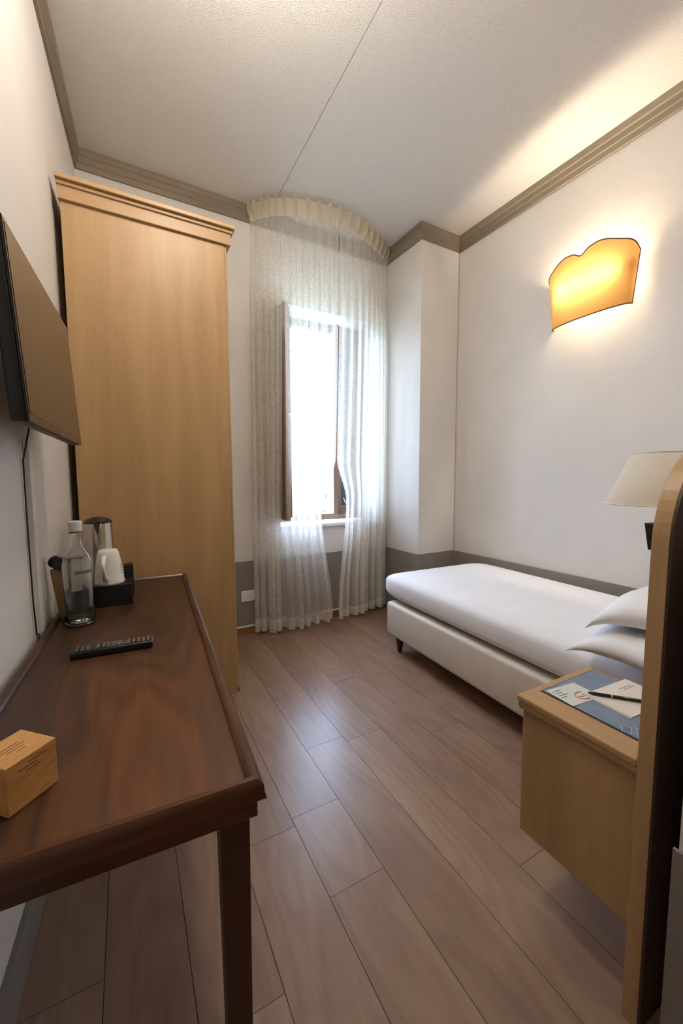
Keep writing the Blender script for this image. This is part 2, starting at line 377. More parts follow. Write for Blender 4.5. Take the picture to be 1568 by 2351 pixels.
# ------------------------------------------------------------ window in the niche
WY0, WY1 = 3.06, 3.12
win = struct('window_1', box(nx0, nx0+.045, WY0, WY1, nz0+.015, nz1), 'brown', None, 'brown wooden window standing open behind the sheer curtains')
new('frame', box(nx1-.045, nx1, WY0, WY1, nz0+.015, nz1), 'brown', win)
new('frame', box(nx0+.045, nx1-.045, WY0, WY1, nz1-.06, nz1), 'brownx', win)
new('frame', box(nx0+.045, nx1-.045, WY0, WY1, nz0+.015, nz0+.065), 'brownx', win)
new('window_sill', prism([(nx0-.03, BY(nx0)-.03), (nx1+.03, BY(nx1)-.03), (nx1+.03, BY(nx1)), (nx1, BY(nx1)), (nx1, WY0), (nx0, WY0), (nx0, BY(nx0)), (nx0-.03, BY(nx0))], 'z', nz0-.012, nz0+.013, .003), 'white', win)
def sash(hx, hy, ang, flip, wd):
    """hinged leaf: local x runs from the hinge to the free stile"""
    z0, z1 = nz0+.07, nz1-.065; t = .042
    s = bpy.data.objects.new('sash', None); COL.objects.link(s); s.parent = win; s.location = (hx, hy, 0); s.rotation_euler.z = ang
    a, b = 0, wd
    new('stile', box(a, a+.055, -t, 0, z0, z1, .004), 'brown', s); new('stile', box(b-.055, b, -t, 0, z0, z1, .004), 'brown', s)
    new('rail', box(a+.055, b-.055, -t, 0, z0, z0+.07, .004), 'brownx', s); new('rail', box(a+.055, b-.055, -t, 0, z1-.055, z1, .004), 'brownx', s)
    new('pane', box(a+.05, b-.05, -t/2-.002, -t/2+.002, z0+.06, z1-.05), 'pane', s)
    if flip > 0:      # the folded leaf still carries its inner wooden shutter
        zm = (z0+z1)/2
        for za, zb in ((z0+.02, zm-.004), (zm+.004, z1-.02)): new('shutter_panel', box(a+.02, b-.008, .001, .015, za, zb, .003), 'brown', s)
    return s
wd = (nx1-nx0-.09)/2+.0
sash(nx0+.004, WY0-.005, math.radians(-88), 1, wd)
s2 = sash(nx1-.045, WY0-.002, math.radians(180+33), -1, wd)
s2.location.y -= .0
new('handle', tube([(wd-.027, .0, 1.35), (wd-.027, .035, 1.35), (wd-.027, .038, 1.25)], .008), 'steel', s2)

# ------------------------------------------------------------ wardrobe
wt = thing('wardrobe', 'tall pale oak wardrobe with a stepped cornice at the end of the desk', 'wardrobe', (-.19, PY-.371, 0), .0167)
WW, WDp, WH = .67, .735, 2.283
new('side_panel', box(0, WW-.012, 0, .022, .0, WH, .001), 'beech', wt)
new('edge_strip', box(WW-.012, WW, 0, .022, .0, WH, .003), 'beech', wt)
new('carcass', box(.036, WW-.024, .022, WDp, .06, WH), 'beech', wt)
new('plinth', box(.04, WW-.05, .03, WDp-.01, 0, .06), 'darkgrey', wt)
for k in range(2):
    d_ = new('door', box(WW-.023, WW-.002, .026+k*.353, .026+k*.353+.35, .07, WH-.01, .002), 'beech', wt)
    new('knob', tube([(WW-.002, .355+k*.05, 1.05), (WW+.012, .355+k*.05, 1.05), (WW+.022, .355+k*.05, 1.05)], [.006, .007, .012], 10), 'steel', d_)
new('hinge_foot', box(WW-.004, WW+.006, .004, .02, .0, .022, .002), 'darkgrey', wt)
plan = lambda l, f, r: [(l, f), (WW+r, f), (WW+r, WDp), (.036, WDp)]
cn = new('cornice', prism(plan(-.006, -.014, .018), 'z', WH, WH+.052, .002), 'beechx', wt)
new('cornice_cove', prism(plan(-.009, -.022, .026), 'z', WH+.052, WH+.068, .003), 'beechx', cn)
new('cornice_cap', prism(plan(-.012, -.036, .036), 'z', WH+.068, WH+.086, .002), 'beechx', cn)

# ------------------------------------------------------------ desk
DA = -.0484
dk = thing('writing_desk', 'dark walnut desk with raised rim and square legs against the wall', 'desk', (-.284, .563, 0), DA)
DW, DL, DT = .448, 1.462, .70
new('top', box(.024, DW-.024, .024, DL-.024, .655, .6884, .001), 'walnut', dk)
RP = [(0, .672), (.003, .684), (.003, .692), (.010, .700), (.018, .700), (.024, .694), (.026, .688), (.026, .672)]
def rim(axis, length, flip, off, m):
    bm = bmesh.new(); E_ = []
    for end in (0, 1):
        ring = []
        for d, z in RP:
            t = d if end == 0 else length-d; c = off-d if flip else off+d
            ring.append(bm.verts.new((t, c, z) if axis == 'x' else (c, t, z)))
        E_.append(ring)
    n = len(RP); bm.faces.new(E_[0]); bm.faces.new(E_[1][::-1])
    for i in range(n): bm.faces.new((E_[0][i], E_[0][(i+1) % n], E_[1][(i+1) % n], E_[1][i]))
    return autosmooth(new('rim', bm, m, dk), 45)
rim('x', DW, False, 0, 'walnutx'); rim('x', DW, True, DL, 'walnutx')
rim('y', DL, False, 0, 'walnut'); rim('y', DL, True, DW, 'walnut')
new('apron', box(.012, DW-.012, .010, .030, .640, .672, .001), 'walnutx', dk); new('apron', box(.012, DW-.012, DL-.030, DL-.010, .640, .672, .001), 'walnutx', dk)
new('apron', box(.010, .030, .030, DL-.030, .640, .672, .001), 'walnut', dk); new('apron', box(DW-.030, DW-.010, .030, DL-.030, .640, .672, .001), 'walnut', dk)
for lx in (.022, DW-.022-.044):
    for ly in (.022, DL-.022-.044):
        bm = bmesh.new(); c = (lx+.022, ly+.022)
        for z, h in ((0, .017), (.640, .022)):
            for sx, sy in ((-1,-1),(1,-1),(1,1),(-1,1)): bm.verts.new((c[0]+sx*h, c[1]+sy*h, z))
        bm.verts.ensure_lookup_table(); v = bm.verts
        bm.faces.new((v[3],v[2],v[1],v[0])); bm.faces.new((v[4],v[5],v[6],v[7]))
        for i in range(4): bm.faces.new((v[i], v[(i+1) % 4], v[4+(i+1) % 4], v[4+i]))
        new('leg', bm, 'walnutz', dk)
TZ = .6885   # the surface inside the rim

# ------------------------------------------------------------ bed
BEDA = math.radians(-1.9)
bed = thing('single_bed', 'single bed with white sheet over a cream upholstered base', 'bed', (1.4232, .428, 0), BEDA)
BW, BL = .880, 1.692
new('base', box(0, BW, 0, BL, .115, .335, .022, 4), 'leather', bed, True)
for lx in (.06, BW-.06):
    for ly in (.09, BL-.075):
        new('leg', lathe([(0, 0), (.014, 0), (.016, .012), (.026, .10), (.027, .118), (0, .118)], 20, lx, ly), 'walnutz', bed, True)
bm = bmesh.new(); nu, nv = 44, 60
def superbox(cx, cy, cz, hx, hy, hz, n=7, nu=48, nv=24, wob=0, nz=3.2):
    """rounded block (superellipsoid) as a closed mesh"""
    bm = bmesh.new(); sg = lambda v, p: math.copysign(abs(v)**p, v); rows = []
    for j in range(nv+1):
        ph = -math.pi/2+math.pi*j/nv; row = []
        for i in range(nu):
            th = 2*math.pi*i/nu
            cz_, sz_ = sg(math.cos(ph), 2/nz), sg(math.sin(ph), 2/nz)
            x = sg(math.cos(th), 2/n)*cz_; y = sg(math.sin(th), 2/n)*cz_
            w = 1+wob*math.sin(7*th+3*ph)*math.cos(ph)
            row.append((cx+hx*x*w, cy+hy*y*w, cz+hz*sz_))
        rows.append(row)
    V = [[bm.verts.new(p) for p in r] for r in rows[1:-1]]
    b = bm.verts.new(rows[0][0]); t = bm.verts.new(rows[-1][0])
    for r0, r1 in zip(V, V[1:]):
        for i in range(nu): bm.faces.new((r0[i], r0[(i+1) % nu], r1[(i+1) % nu], r1[i]))
    for i in range(nu): bm.faces.new((b, V[0][(i+1) % nu], V[0][i])); bm.faces.new((t, V[-1][i], V[-1][(i+1) % nu]))
    return bm
bm.free()
mat_o = new('mattress', superbox(BW/2+.004, BL/2+.045, .432, BW/2-.002, BL/2+.045, .101, 14, 96, 32, .0, 4.0), 'sheet', bed, True)
# pillows: soft lens with pulled-out corners
def pillow(name, label, loc, rz, hx, hy, hz, tilt=0, droop=.02):
    bm = bmesh.new(); n = 28; g = {}
    for s in (1, -1):
        for i in range(n+1):
            for j in range(n+1):
                u, v = -1+2*i/n, -1+2*j/n
                edge = i in (0, n) or j in (0, n)
                if s == -1 and edge: g[(s,i,j)] = g[(1,i,j)]; continue
                k = 1-.07*(1-u*u)*abs(v)**3*0
                x = u*hx*(1-.06*(1-abs(v)**2)*abs(u)**6); y = v*hy*(1-.08*(1-abs(u)**2)*abs(v)**6)
                f = max(0, (1-u*u))**.34*max(0, (1-v*v))**.34
                rr = abs(u*v)
                z = s*hz*f*(1+.08*math.sin(5*u+3*v)+.05*math.sin(9*v-4*u))+(.35 if s > 0 else .0)*0 - droop*rr**3
                g[(s,i,j)] = bm.verts.new((x, y, z+.006*math.sin(11*u)*abs(v)**4))
    for s in (1, -1):
        for i in range(n):
            for j in range(n):
                q = [g[(s,i,j)], g[(s,i+1,j)], g[(s,i+1,j+1)], g[(s,i,j+1)]]
                try: bm.faces.new(q if s > 0 else q[::-1])
                except ValueError: pass
    o = new(name, bm, 'sheet', None, True); o.location = loc; o.rotation_euler = (tilt, 0, rz)
    return tag(o, label, 'pillow')
pillow('pillow', 'white pillow lying flat on the mattress under another pillow', (1.700, .600, .587), -.03, .385, .194, .047, .0, .050)
pillow('pillow', 'white pillow on top of another pillow beside the reading lamp', (1.79, .606, .690), .02, .385, .196, .058, -.06, .070)

# ------------------------------------------------------------ headboard panel
HX, HY0, HY1, HZ = .8826, .346, .380, 1.0205     # left edge, near and far face, start of the rounded corner
poly = [(HX, 0), (HX, HZ)]
for k in range(1, 15):
    a = math.pi-math.pi/2*k/14; poly.append((HX+.19+.19*math.cos(a), HZ+.194*math.sin(a)))
poly += [(RX(.36)-.112, HZ+.194), (RX(.36)-.012, HZ+.12), (RX(.36)-.012, 0)]
hb = new('headboard_panel', prism(poly, 'y', HY0+.005, HY1, .0015), 'beech')
MT['darkshade'] = wood('dark_shaded_wood', lin(48,30,16), lin(60,38,21), lin(72,47,27), 'z', 16, 14, .5, .3)
new('dark_shaded_face', prism([(p[0]+(.001 if p[0] < 1.3 else -.001), p[1]-(.001 if p[1] > .5 else 0)) for p in poly], 'y', HY0, HY0+.0048), 'darkshade', hb)  # dark sheet over the near face: dark finish, with shade put into its colour
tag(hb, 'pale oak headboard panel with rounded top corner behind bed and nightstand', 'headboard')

# ------------------------------------------------------------ nightstand hung on the headboard
NZ = .58
ns = thing('nightstand', 'pale oak nightstand with a printed inlay top hung on the headboard', 'nightstand', (HX, HY1+.001, 0), 0)
NW, ND = .321, .281
new('body', box(.014, NW-.009, 0, ND-.012, .200, NZ-.039, .002), 'beech', ns)
tp = new('top', box(0, NW, 0, ND, NZ-.019, NZ-.002, .004), 'beechy', ns)
new('moulding', prism([(.007, NZ-.039), (.003, NZ-.030), (.003, NZ-.019), (NW-.003, NZ-.019), (NW-.003, NZ-.039)], 'y', 0, ND-.005), 'beechy', ns)
dw = new('drawer', box(.026, NW-.026, ND-.012, ND-.002, .30, NZ-.052, .002), 'beechx', ns)
new('knob', tube([(NW/2, ND-.002, .42), (NW/2, ND+.012, .42), (NW/2, ND+.019, .42)], [.005, .006, .010], 12), 'steel', dw)
new('inlay_frame', box(.067, .308, .017, .259, NZ-.0018, NZ-.0006), 'darkgrey', ns)
mt_ = new('information_sheet', box(HX+.0718, HX+.304, .4042, .6369, NZ-.0004, NZ+.0004), 'bluecard')
tag(mt_, 'blue-grey information sheet set into the nightstand top', 'sheet')
cd = new('information_card', box(-.0535, .0535, -.039, .039, 0, .0006), 'palecard', None, False, (1.0087, .5872, NZ+.0006), -.10)
tag(cd, 'pale information card with a red swirl on the blue sheet', 'card')
for k in range(4):
    y = .026-k*.0095
    new('printed_line', box(-.045, -.045+(.030, .024, .034, .019)[k], y-.001, y+.001, .0006, .0009), 'inkgrey', cd)
arc = [(.0155+.0225*math.cos(a), -.0155+.0155*math.sin(a), .0009) for a in [math.radians(60+i*14) for i in range(20)]]
new('printed_swirl', tube(arc, .0014, 5), 'inkred', cd)
new('printed_swirl', tube([(.0104+.0104*math.cos(math.radians(200+i*15)), -.012+.007*math.sin(math.radians(200+i*15)), .0009) for i in range(13)], .0011, 5), 'inkred', cd)
for k, (px_, py_) in enumerate(((.967, .440), (.984, .418))):
    ph = new('photo_strip', box(-.013, .013, -.009, .009, 0, .0005), 'palecard', None, False, (px_, py_, NZ+.0006), .5)
    tag(ph, ('pale-edged blue picture on the blue sheet, at the corner by the notepad', 'pale-edged blue picture on the blue sheet, next to the headboard')[k], 'photo')
    new('picture', box(-.0118, .0118, -.0078, .0078, .0005, .0008), 'inkblue', ph)
npd = thing('notepad', 'white paper notepad under the black pen', 'notepad', (1.114, .5052, NZ+.0006), -.06)
for k in range(3):
    new('sheet', box(-.091+.002*k, .091-.001*k, -.054, .062-.001*k, .0012*k, .0012*k+.0010), 'paper', npd)
new('printed_line', box(.017, .065, .034, .0355, .0034, .0037), 'inkgrey', npd); new('printed_line', box(.026, .073, .027, .0285, .0034, .0037), 'inkgrey', npd)
pn = thing('ballpoint_pen', 'black ballpoint pen with a silver ring on the notepad', 'pen', (1.033, .5657, NZ+.0087), math.atan2(-.104, .090))
new('barrel', tube([(.002, 0, 0), (.012, 0, 0), (.052, 0, 0)], [.0018, .0040, .0042], 12), 'gloss', pn, True)
new('ring', tube([(.052, 0, 0), (.0555, 0, 0)], .0045, 12), 'chrome', pn)
new('cap', tube([(.0555, 0, 0), (.122, 0, 0), (.130, 0, 0)], [.0043, .0041, .003], 12), 'gloss', pn, True)
new('clip', box(.080, .122, -.0012, .0012, .0040, .0053), 'chrome', pn)

# ------------------------------------------------------------ reading lamp on the headboard
LXc, LYc = 1.254, .5185
rl = thing('reading_lamp', 'cream conical reading lamp fixed to the headboard', 'lamp', (LXc, LYc, 0), 0)
sh = [(.1300, 1.0757), (.0743, 1.2122), (.0730, 1.2122), (.1285, 1.0757)]
new('shade', lathe(sh+[sh[0]], 56), 'cream', rl, True)
for r, z in ((.130, 1.0765), (.0743, 1.2122)):
    new('shade_rim', tube([(r*math.cos(a), r*math.sin(a), z) for a in [2*math.pi*i/56 for i in range(56)]], .0015, 6, True), 'paper', rl, True)
ya = HY1-LYc
new('bracket', box(-.035, .026, ya+.0005, ya+.020, .973, 1.033, .002), 'black', rl)
new('arm', tube([(0, ya+.020, 1.006), (0, -.052, 1.006), (0, -.018, 1.010), (0, 0, 1.03), (0, 0, 1.12)], .0055, 10), 'black', rl, True)
new('bulb', lathe([(0, 1.098), (.011, 1.098), (.014, 1.124), (.026, 1.15), (.022, 1.172), (0, 1.185)], 20), 'porcelain', rl, True)
new('spider', tube([(-.073, 0, 1.209), (.073, 0, 1.209)], .0014, 6), 'steel', rl)
sw = new('lamp_switch', prism([(HY1+.0005, 1.0075), (HY1+.008, 1.0075), (HY1+.0165, 1.0593), (HY1+.0005, 1.0593)], 'x', .8895, .9155, .001), 'black')
tag(sw, 'small black switch wedge on the headboard below the cream lamp', 'switch')

# ------------------------------------------------------------ wall lamp
yc = 1.405; xw = RX(yc)-.002
wl = thing('wall_lamp', 'lit amber parchment half-shade lamp with scalloped top on the wall', 'lamp', (xw, yc, 0), math.atan(-aR)*-1)
def ztop(s):
    """scalloped top edge over s in -1..1"""
    a = abs(s)
    if a < .13: return 2.382+.026*(.5-.5*math.cos(a/.13*math.pi))
    if a < .34: return 2.408+.006*math.sin((a-.13)/.21*math.pi)
    q = (a-.34)/.66
    return 2.408-.086*q**1.3-.006*math.sin(2*math.pi*q)
bm = bmesh.new(); NU, NV = 72, 14; grid = []
for i in range(NU+1):
    s = -1+2*i/NU; row = []
    zt = ztop(s); zb = 2.062-.010*(1-s*s)
    for j in range(NV+1):
        t = j/NV; z = zb+(zt-zb)*t
        hw = .222+(.258-.222)*((z-2.06)/.36); bl = .085+.025*((z-2.06)/.36)
        ang = s*math.pi/2*.98
        row.append(bm.verts.new((-(bl*math.cos(ang)**.8 if abs(s) < .999 else 0)-.002, hw*math.sin(ang), z)))
    grid.append(row)
for i in range(NU):
    for j in range(NV): bm.faces.new((grid[i][j], grid[i+1][j], grid[i+1][j+1], grid[i][j+1]))
rimpts = [g[-1].co.copy() for g in grid]; botpts = [g[0].co.copy() for g in grid]; e0 = [v.co.copy() for v in grid[0]]; e1 = [v.co.copy() for v in grid[-1]]
so = new('shade', bm, 'amber', wl, True)
for pts in (rimpts, botpts): new('shade_cord', tube(pts, .0034, 6), 'cord', wl, True)
for pts in (e0, e1): new('shade_cord', tube(pts, .0034, 6), 'cord', wl, True)
new('back_plate', box(-.008, -.001, -.06, .06, 2.15, 2.26, .002), 'white', wl)
for s in (-1, 1): new('lamp_holder', tube([(-.008, s*.05, 2.18), (-.030, s*.05, 2.18), (-.034, s*.16, 2.235), (-.034, s*.172, 2.255)], [.005, .005, .005, .008], 10), 'white', wl, True)
new('tube_bulb', tube([(-.032, -.165, 2.250), (-.032, -.160, 2.250), (-.032, .160, 2.250), (-.032, .165, 2.250)], [.004, .009, .009, .004], 12), emis('lit_tube', (1, .82, .60, 1), SCONCE_W), wl, True)

# ------------------------------------------------------------ pendant lamp over the aisle
hl = thing('pendant_lamp', 'white globe pendant lamp over the aisle beside the desk', 'lamp', (.37, 1.10, H-.0005), 0)
new('ceiling_rose', lathe([(0, 0), (.05, 0), (.045, -.02), (0, -.022)], 32), 'white', hl)
new('stem', tube([(0, 0, -.02), (0, 0, -.16)], .006, 8), 'white', hl)
new('globe', lathe([(.0, -.15)]+[(.09*math.sin(math.pi*k/16), -.24+.09*math.cos(math.pi*k/16)) for k in range(1, 16)]+[(0, -.33)], 32), emis('lit_globe', (1, .89, .76, 1), ROOM_W), hl, True)

# ------------------------------------------------------------ curtains on a bowed ceiling track
ctrl = [(.815, 2.795), (.90, 2.700), (1.00, 2.630), (1.19, 2.570), (1.37, 2.557), (1.55, 2.592), (1.72, 2.670), (1.86, 2.752), (1.950, 2.812)]
def path(s):
    """smooth plan curve of the track, s in 0..1"""
    n = len(ctrl)-1; x = max(0, min(.99999, s))*n; i = int(x); t = x-i
    P = [Vector(ctrl[max(0, min(n, i+k))]) for k in (-1, 0, 1, 2)]
    return .5*((2*P[1])+(-P[0]+P[2])*t+(2*P[0]-5*P[1]+4*P[2]-P[3])*t*t+(-P[0]+3*P[1]-3*P[2]+P[3])*t**3)
def frame(s):
    p = path(s); q = path(min(1, s+.01))-path(max(0, s-.01)); q.normalize(); return p, q, Vector((q.y, -q.x))
SPL = .5
tr_ = new('curtain_track', tube([(path(i/48).x, path(i/48).y+.014, H-.0065) for i in range(2, 47)], .005, 6), 'white')
tag(tr_, 'thin white bowed curtain track on the ceiling', 'curtain track')
def ss(a, b, x): t = max(0, min(1, (x-a)/(b-a))); return t*t*(3-2*t)
def inner_shift(z, left):
    """how far the inner edge is drawn aside at height z (metres along the track)"""
    if left:  return -.115*ss(1.30, .97, z)+.10*ss(.97, .10, z)
    return .090*ss(1.30, .97, z)-.062*ss(.97, .15, z)
def panel(name, label, s0, s1, npl, left):
    t = thing(name, label, 'curtain', (0, 0, 0), 0)
    ztop_, zhead, zhem = H-.003, H-.003-.115, .085
    NUc = npl*16; rnd = random.Random(3 if left else 5); ph = [rnd.uniform(-.5, .5) for _ in range(40)]; am = [rnd.uniform(.6, 1.25) for _ in range(40)]
    zs = [ztop_-.115*k/6 for k in range(7)]+[zhead-(zhead-.09)*(k/64) for k in range(1, 65)]
    hem_z = lambda u: (.020+.045*u**2.2 if left else .045+.012*(1-u)) + .004*math.sin(17*u)
    def pos(u, z, k_=0):
        s = s0+(s1-s0)*u; w = (u**3 if left else (1-u)**3)
        sh_ = inner_shift(z, left)*w; s2 = s+sh_/1.45
        p, q, nrm = frame(s2)
        low = ss(2.7, .2, z)
        # the cloth hangs a little closer to the wall lower down
        wall = BY(p.x)-.02; p = Vector((p.x, p.y+(wall-p.y)*.38*low))
        fo = u*npl; i = int(fo) % 40; fo += .30*math.sin(2*math.pi*fo/3.7+.9)*low*math.sin(math.pi*u); head = ss(zhead-.03, zhead+.06, z)
        wv = math.sin(2*math.pi*(fo+ph[i % 7]*.18*low))
        pin = max(0, math.cos(2*math.pi*fo))**4            # pinch pleat at the heading
        neck = math.exp(-((z-zhead)/.035)**2)
        amp = (.006+.019*ss(zhead, zhead-.9, z)+.008*low)*(.75+.25*am[i])
        amp *= 1-.45*w*math.exp(-((z-.97)/.16)**2)
        d = amp*wv*(1-head)+head*(-.004+.042*pin*(1-.62*neck)+.003*wv)
        if not head: d += .012*neck*pin
        d += .012*math.sin(2*math.pi*fo/3.1+1.3)*low
        p = p+nrm*d-q*(.0125*math.sin(4*math.pi*(fo+ph[i % 7]*.18*low))*(1-head)*ss(zhead, zhead-.5, z)*(1-w))
        return (p.x, p.y, z)
    uvw = 1.0
    def sheet(nm, zl, m, parent):
        bm = bmesh.new(); uvl = bm.loops.layers.uv.new('UVMap'); G = []
        for z in zl:
            row = []
            for i in range(NUc+1):
                u = i/NUc; zz = z if not isinstance(z, tuple) else z[0]+(hem_z(u)-z[0])*z[1]
                row.append((bm.verts.new(pos(u, zz)), u, zz))
            G.append(row)
        for a, b in zip(G, G[1:]):
            for i in range(NUc):
                q = [a[i], a[i+1], b[i+1], b[i]]
                f = bm.faces.new([v[0] for v in q])
                for lp, v in zip(f.loops, q): lp[uvl].uv = (v[1]*uvw*1.4, v[2])
        me = bpy.data.meshes.new(nm); bm.to_mesh(me); bm.free()
        for p in me.polygons: p.use_smooth = True
        me.materials.append(MT[m]); o = bpy.data.objects.new(nm, me); COL.objects.link(o); o.parent = parent; return o
    sheet('heading', zs[:7], 'voilehead', t)
    sheet('cloth', [zhead]+zs[7:-1]+[zhem+.035], 'voile', t)
    sheet('hem', [zhem+.035]+[(zhem+.035, k/4) for k in range(1, 5)], 'voilehem', t)
    u = .995 if left else .005; c = pos(u, .97)
    kn = new('tie_knot', superbox(c[0], c[1]-.012, c[2], .011, .010, .017, 3, 14, 8), 'voilehem', t, True)
    new('tie_cord', tube([(c[0], c[1]-.012, c[2]), (c[0]+(.03 if left else -.02), c[1]-.014, c[2]-.012), (c[0]+(.055 if left else -.035), c[1]-.012, c[2]+(-.018 if left else .03))], .0022, 6), 'voilehem', t, True)
    return t
panel('sheer_curtain', 'sheer cream lace curtain next to the wardrobe', .0, SPL-.002, 10, True)
panel('sheer_curtain', 'sheer cream lace curtain next to the pillar', SPL+.002, 1.0, 9, False)
# tie-back hook and socket on the back wall
hk = new('curtain_hook', tube([(.843, BY(.843)-.0005, 1.005), (.843, BY(.843)-.016, 1.005), (.843, BY(.843)-.022, 1.005)], [.006, .006, .011], 12), 'brown')
tag(hk, 'small brown curtain hook on the wall beside the curtain', 'hook')
so_ = thing('wall_socket', 'white socket plate in the grey dado between wardrobe and curtain', 'socket', (.752, BY(.752)-D-.0005, .287), .0167)
new('plate', box(-.058, .058, -.008, 0, -.040, .040, .003), 'white', so_)
for k in (-1, 0, 1):
    md = new('socket_module', box(-.0105+k*.023, .0105+k*.023, -.0095, -.008, -.021, .021, .0004), 'porcelain', so_)
    if k == 0:
        for dz in (-.009, 0, .009): new('socket_hole', lathe([(0, 0), (.0022, 0), (.0022, .0008), (0, .0008)], 10), 'black', md).matrix_local = Matrix.Translation((0, -.0095, dz))@Matrix.Rotation(math.pi/2, 4, 'X')

# ------------------------------------------------------------ television on the left wall
tv = thing('television', 'flat black television mounted on the wall above the desk', 'television', (-.150, 1.240, 1.44), -.0484)
tv.rotation_euler = (0, math.radians(-3.2), -.052)
TW, TH = .300, .182
new('casing', box(-.030, -.003, -TW, TW, -TH, TH, .006, 3), 'black', tv, True)
new('bezel', box(-.004, .0005, -TW, TW, -TH, TH, .002), 'gloss', tv)
new('screen', box(.0004, .0012, -TW+.010, TW-.010, -TH+.016, TH-.010), 'screen', tv)
new('back_cover', box(-.052, -.030, -.2, .2, -.14, .08, .008), 'black', tv)
new('wall_bracket', box(-.068, -.052, -.06, .06, -.10, .05, .002), 'black', tv)
new('status_light', box(.0005, .0016, -.006, .006, -TH+.004, -TH+.007), 'steel', tv)
wx = lambda y: LX(y)
tk = new('cable_duct', prism([(wx(1.40)+e, 1.40), (wx(1.40)+.014, 1.402), (wx(1.44)+.014, 1.438), (wx(1.44)+e, 1.44)], 'z', .702, 1.262, .001), 'white')
tag(tk, 'white cable duct on the wall from television to desk', 'cable duct')
cbl = new('cable', tube([(wx(1.37)+.03, 1.388, 1.33), (wx(1.37)+.006, 1.375, 1.20), (wx(1.38)+.004, 1.378, 1.0), (wx(1.38)+.005, 1.376, .80), (wx(1.385)+.006, 1.384, .704)], .0022, 6), 'darkgrey', None, True)
tag(cbl, 'thin dark cable hanging from the television beside the white duct', 'cable')

# ------------------------------------------------------------ things on the desk
# glass water bottle
bt = thing('water_bottle', 'clear glass water bottle with a white cap on the desk', 'bottle', (-.150, 1.480, TZ), 0)
ro = [(0, .004), (.033, .001), (.039, .004), (.042, .012), (.042, .186), (.0405, .203), (.035, .222), (.026, .237), (.019, .247), (.0165, .258), (.0160, .290), (.0175, .291), (.0175, .296), (.0160, .297), (.0160, .312)]
ri = [(.0135, .312), (.0135, .260), (.0160, .249), (.0235, .238), (.0325, .222), (.038, .203), (.0395, .185), (.0395, .014), (.035, .010), (.014, .018), (0, .020)]
new('glass', lathe(ro+ri, 48), 'bottleglass', bt, True)
new('water', lathe([(0, .0203), (.014, .0183), (.0348, .0103), (.0392, .0143), (.0392, .1848), (.0376, .2030), (.0345, .2140), (0, .2140)], 48), 'water', bt, True)
new('cap', lathe([(0, .330), (.0175, .330), (.0192, .327), (.0192, .300), (.0182, .2975), (.0178, .313), (0, .313)], 32), 'cap', bt, False)
lb = bmesh.new(); a0, a1 = math.radians(-95), math.radians(-15); R_ = .0423; rows = []
for z in (.168, .178): rows.append([lb.verts.new((R_*math.cos(a0+(a1-a0)*i/16), R_*math.sin(a0+(a1-a0)*i/16), z)) for i in range(17)])
for i in range(16): lb.faces.new((rows[0][i], rows[0][i+1], rows[1][i+1], rows[1][i]))
bmesh.ops.solidify(lb, geom=list(lb.faces), thickness=.0003)
new('label', lb, 'paper', bt, True)
# welcome tray
ty = thing('tea_tray', 'black box tray for tea things at the end of the desk', 'tray', (-.198, 1.632, TZ), DA*.4)
TX, TYd = .198, .110
new('base', box(0, TX, 0, TYd, 0, .008, .002), 'black', ty)
new('front_wall', box(0, TX, 0, .006, .008, .076, .001), 'black', ty); new('back_wall', box(0, TX, TYd-.006, TYd, .008, .076, .001), 'black', ty)
new('side_wall', box(0, .006, .006, TYd-.006, .008, .076, .001), 'black', ty); new('side_wall', box(TX-.006, TX, .006, TYd-.006, .008, .076, .001), 'black', ty)
new('divider', box(.075, .081, .006, TYd-.006, .008, .076, .001), 'black', ty)
new('lid', box(.081, TX-.006, .006, TYd-.006, .066, .0755, .001), 'black', ty)
new('rear_stand', box(TX-.028, TX+.004, TYd, TYd+.05, 0, .125, .002), 'black', ty)
# mug, upside down, handle to the left
mg = thing('coffee_mug', 'white porcelain mug turned upside down on the black tray', 'mug', (-.073, 1.682, TZ+.0765), math.radians(48))
pm = [(.050, .004), (.050, .008), (.0485, .012), (.046, .045), (.040, .085), (.034, .112), (.031, .122), (.026, .125), (.0, .123), (0, .118), (.026, .119), (.037, .085), (.043, .045), (.0465, .008), (.047, .001), (.049, .0), (.050, .004)]
autosmooth(new('cup', lathe(pm, 48), 'porcelain', mg), 50)
hd = [(-.028, -.014, .104), (-.046, -.026, .104), (-.066, -.042, .082), (-.070, -.046, .052), (-.060, -.040, .026), (-.040, -.024, .022)]
new('handle', tube(hd, [.008, .008, .0075, .0075, .008, .009], 12), 'porcelain', mg, True)
for k in range(4):
    z = .066-k*.010; a0, a1 = math.radians(-84), math.radians(-84+(24, 32, 28, 20)[k]); r = .0438-.0002+(.066-z)*.11
    bm = bmesh.new(); rr = [[bm.verts.new(((r+.0012)*math.cos(a0+(a1-a0)*i/8), (r+.0012)*math.sin(a0+(a1-a0)*i/8), zz)) for i in range(9)] for zz in (z, z+.0025)]
    for i in range(8): bm.faces.new((rr[0][i], rr[0][i+1], rr[1][i+1], rr[1][i]))
    new('printed_line', bm, 'inkblue', mg)
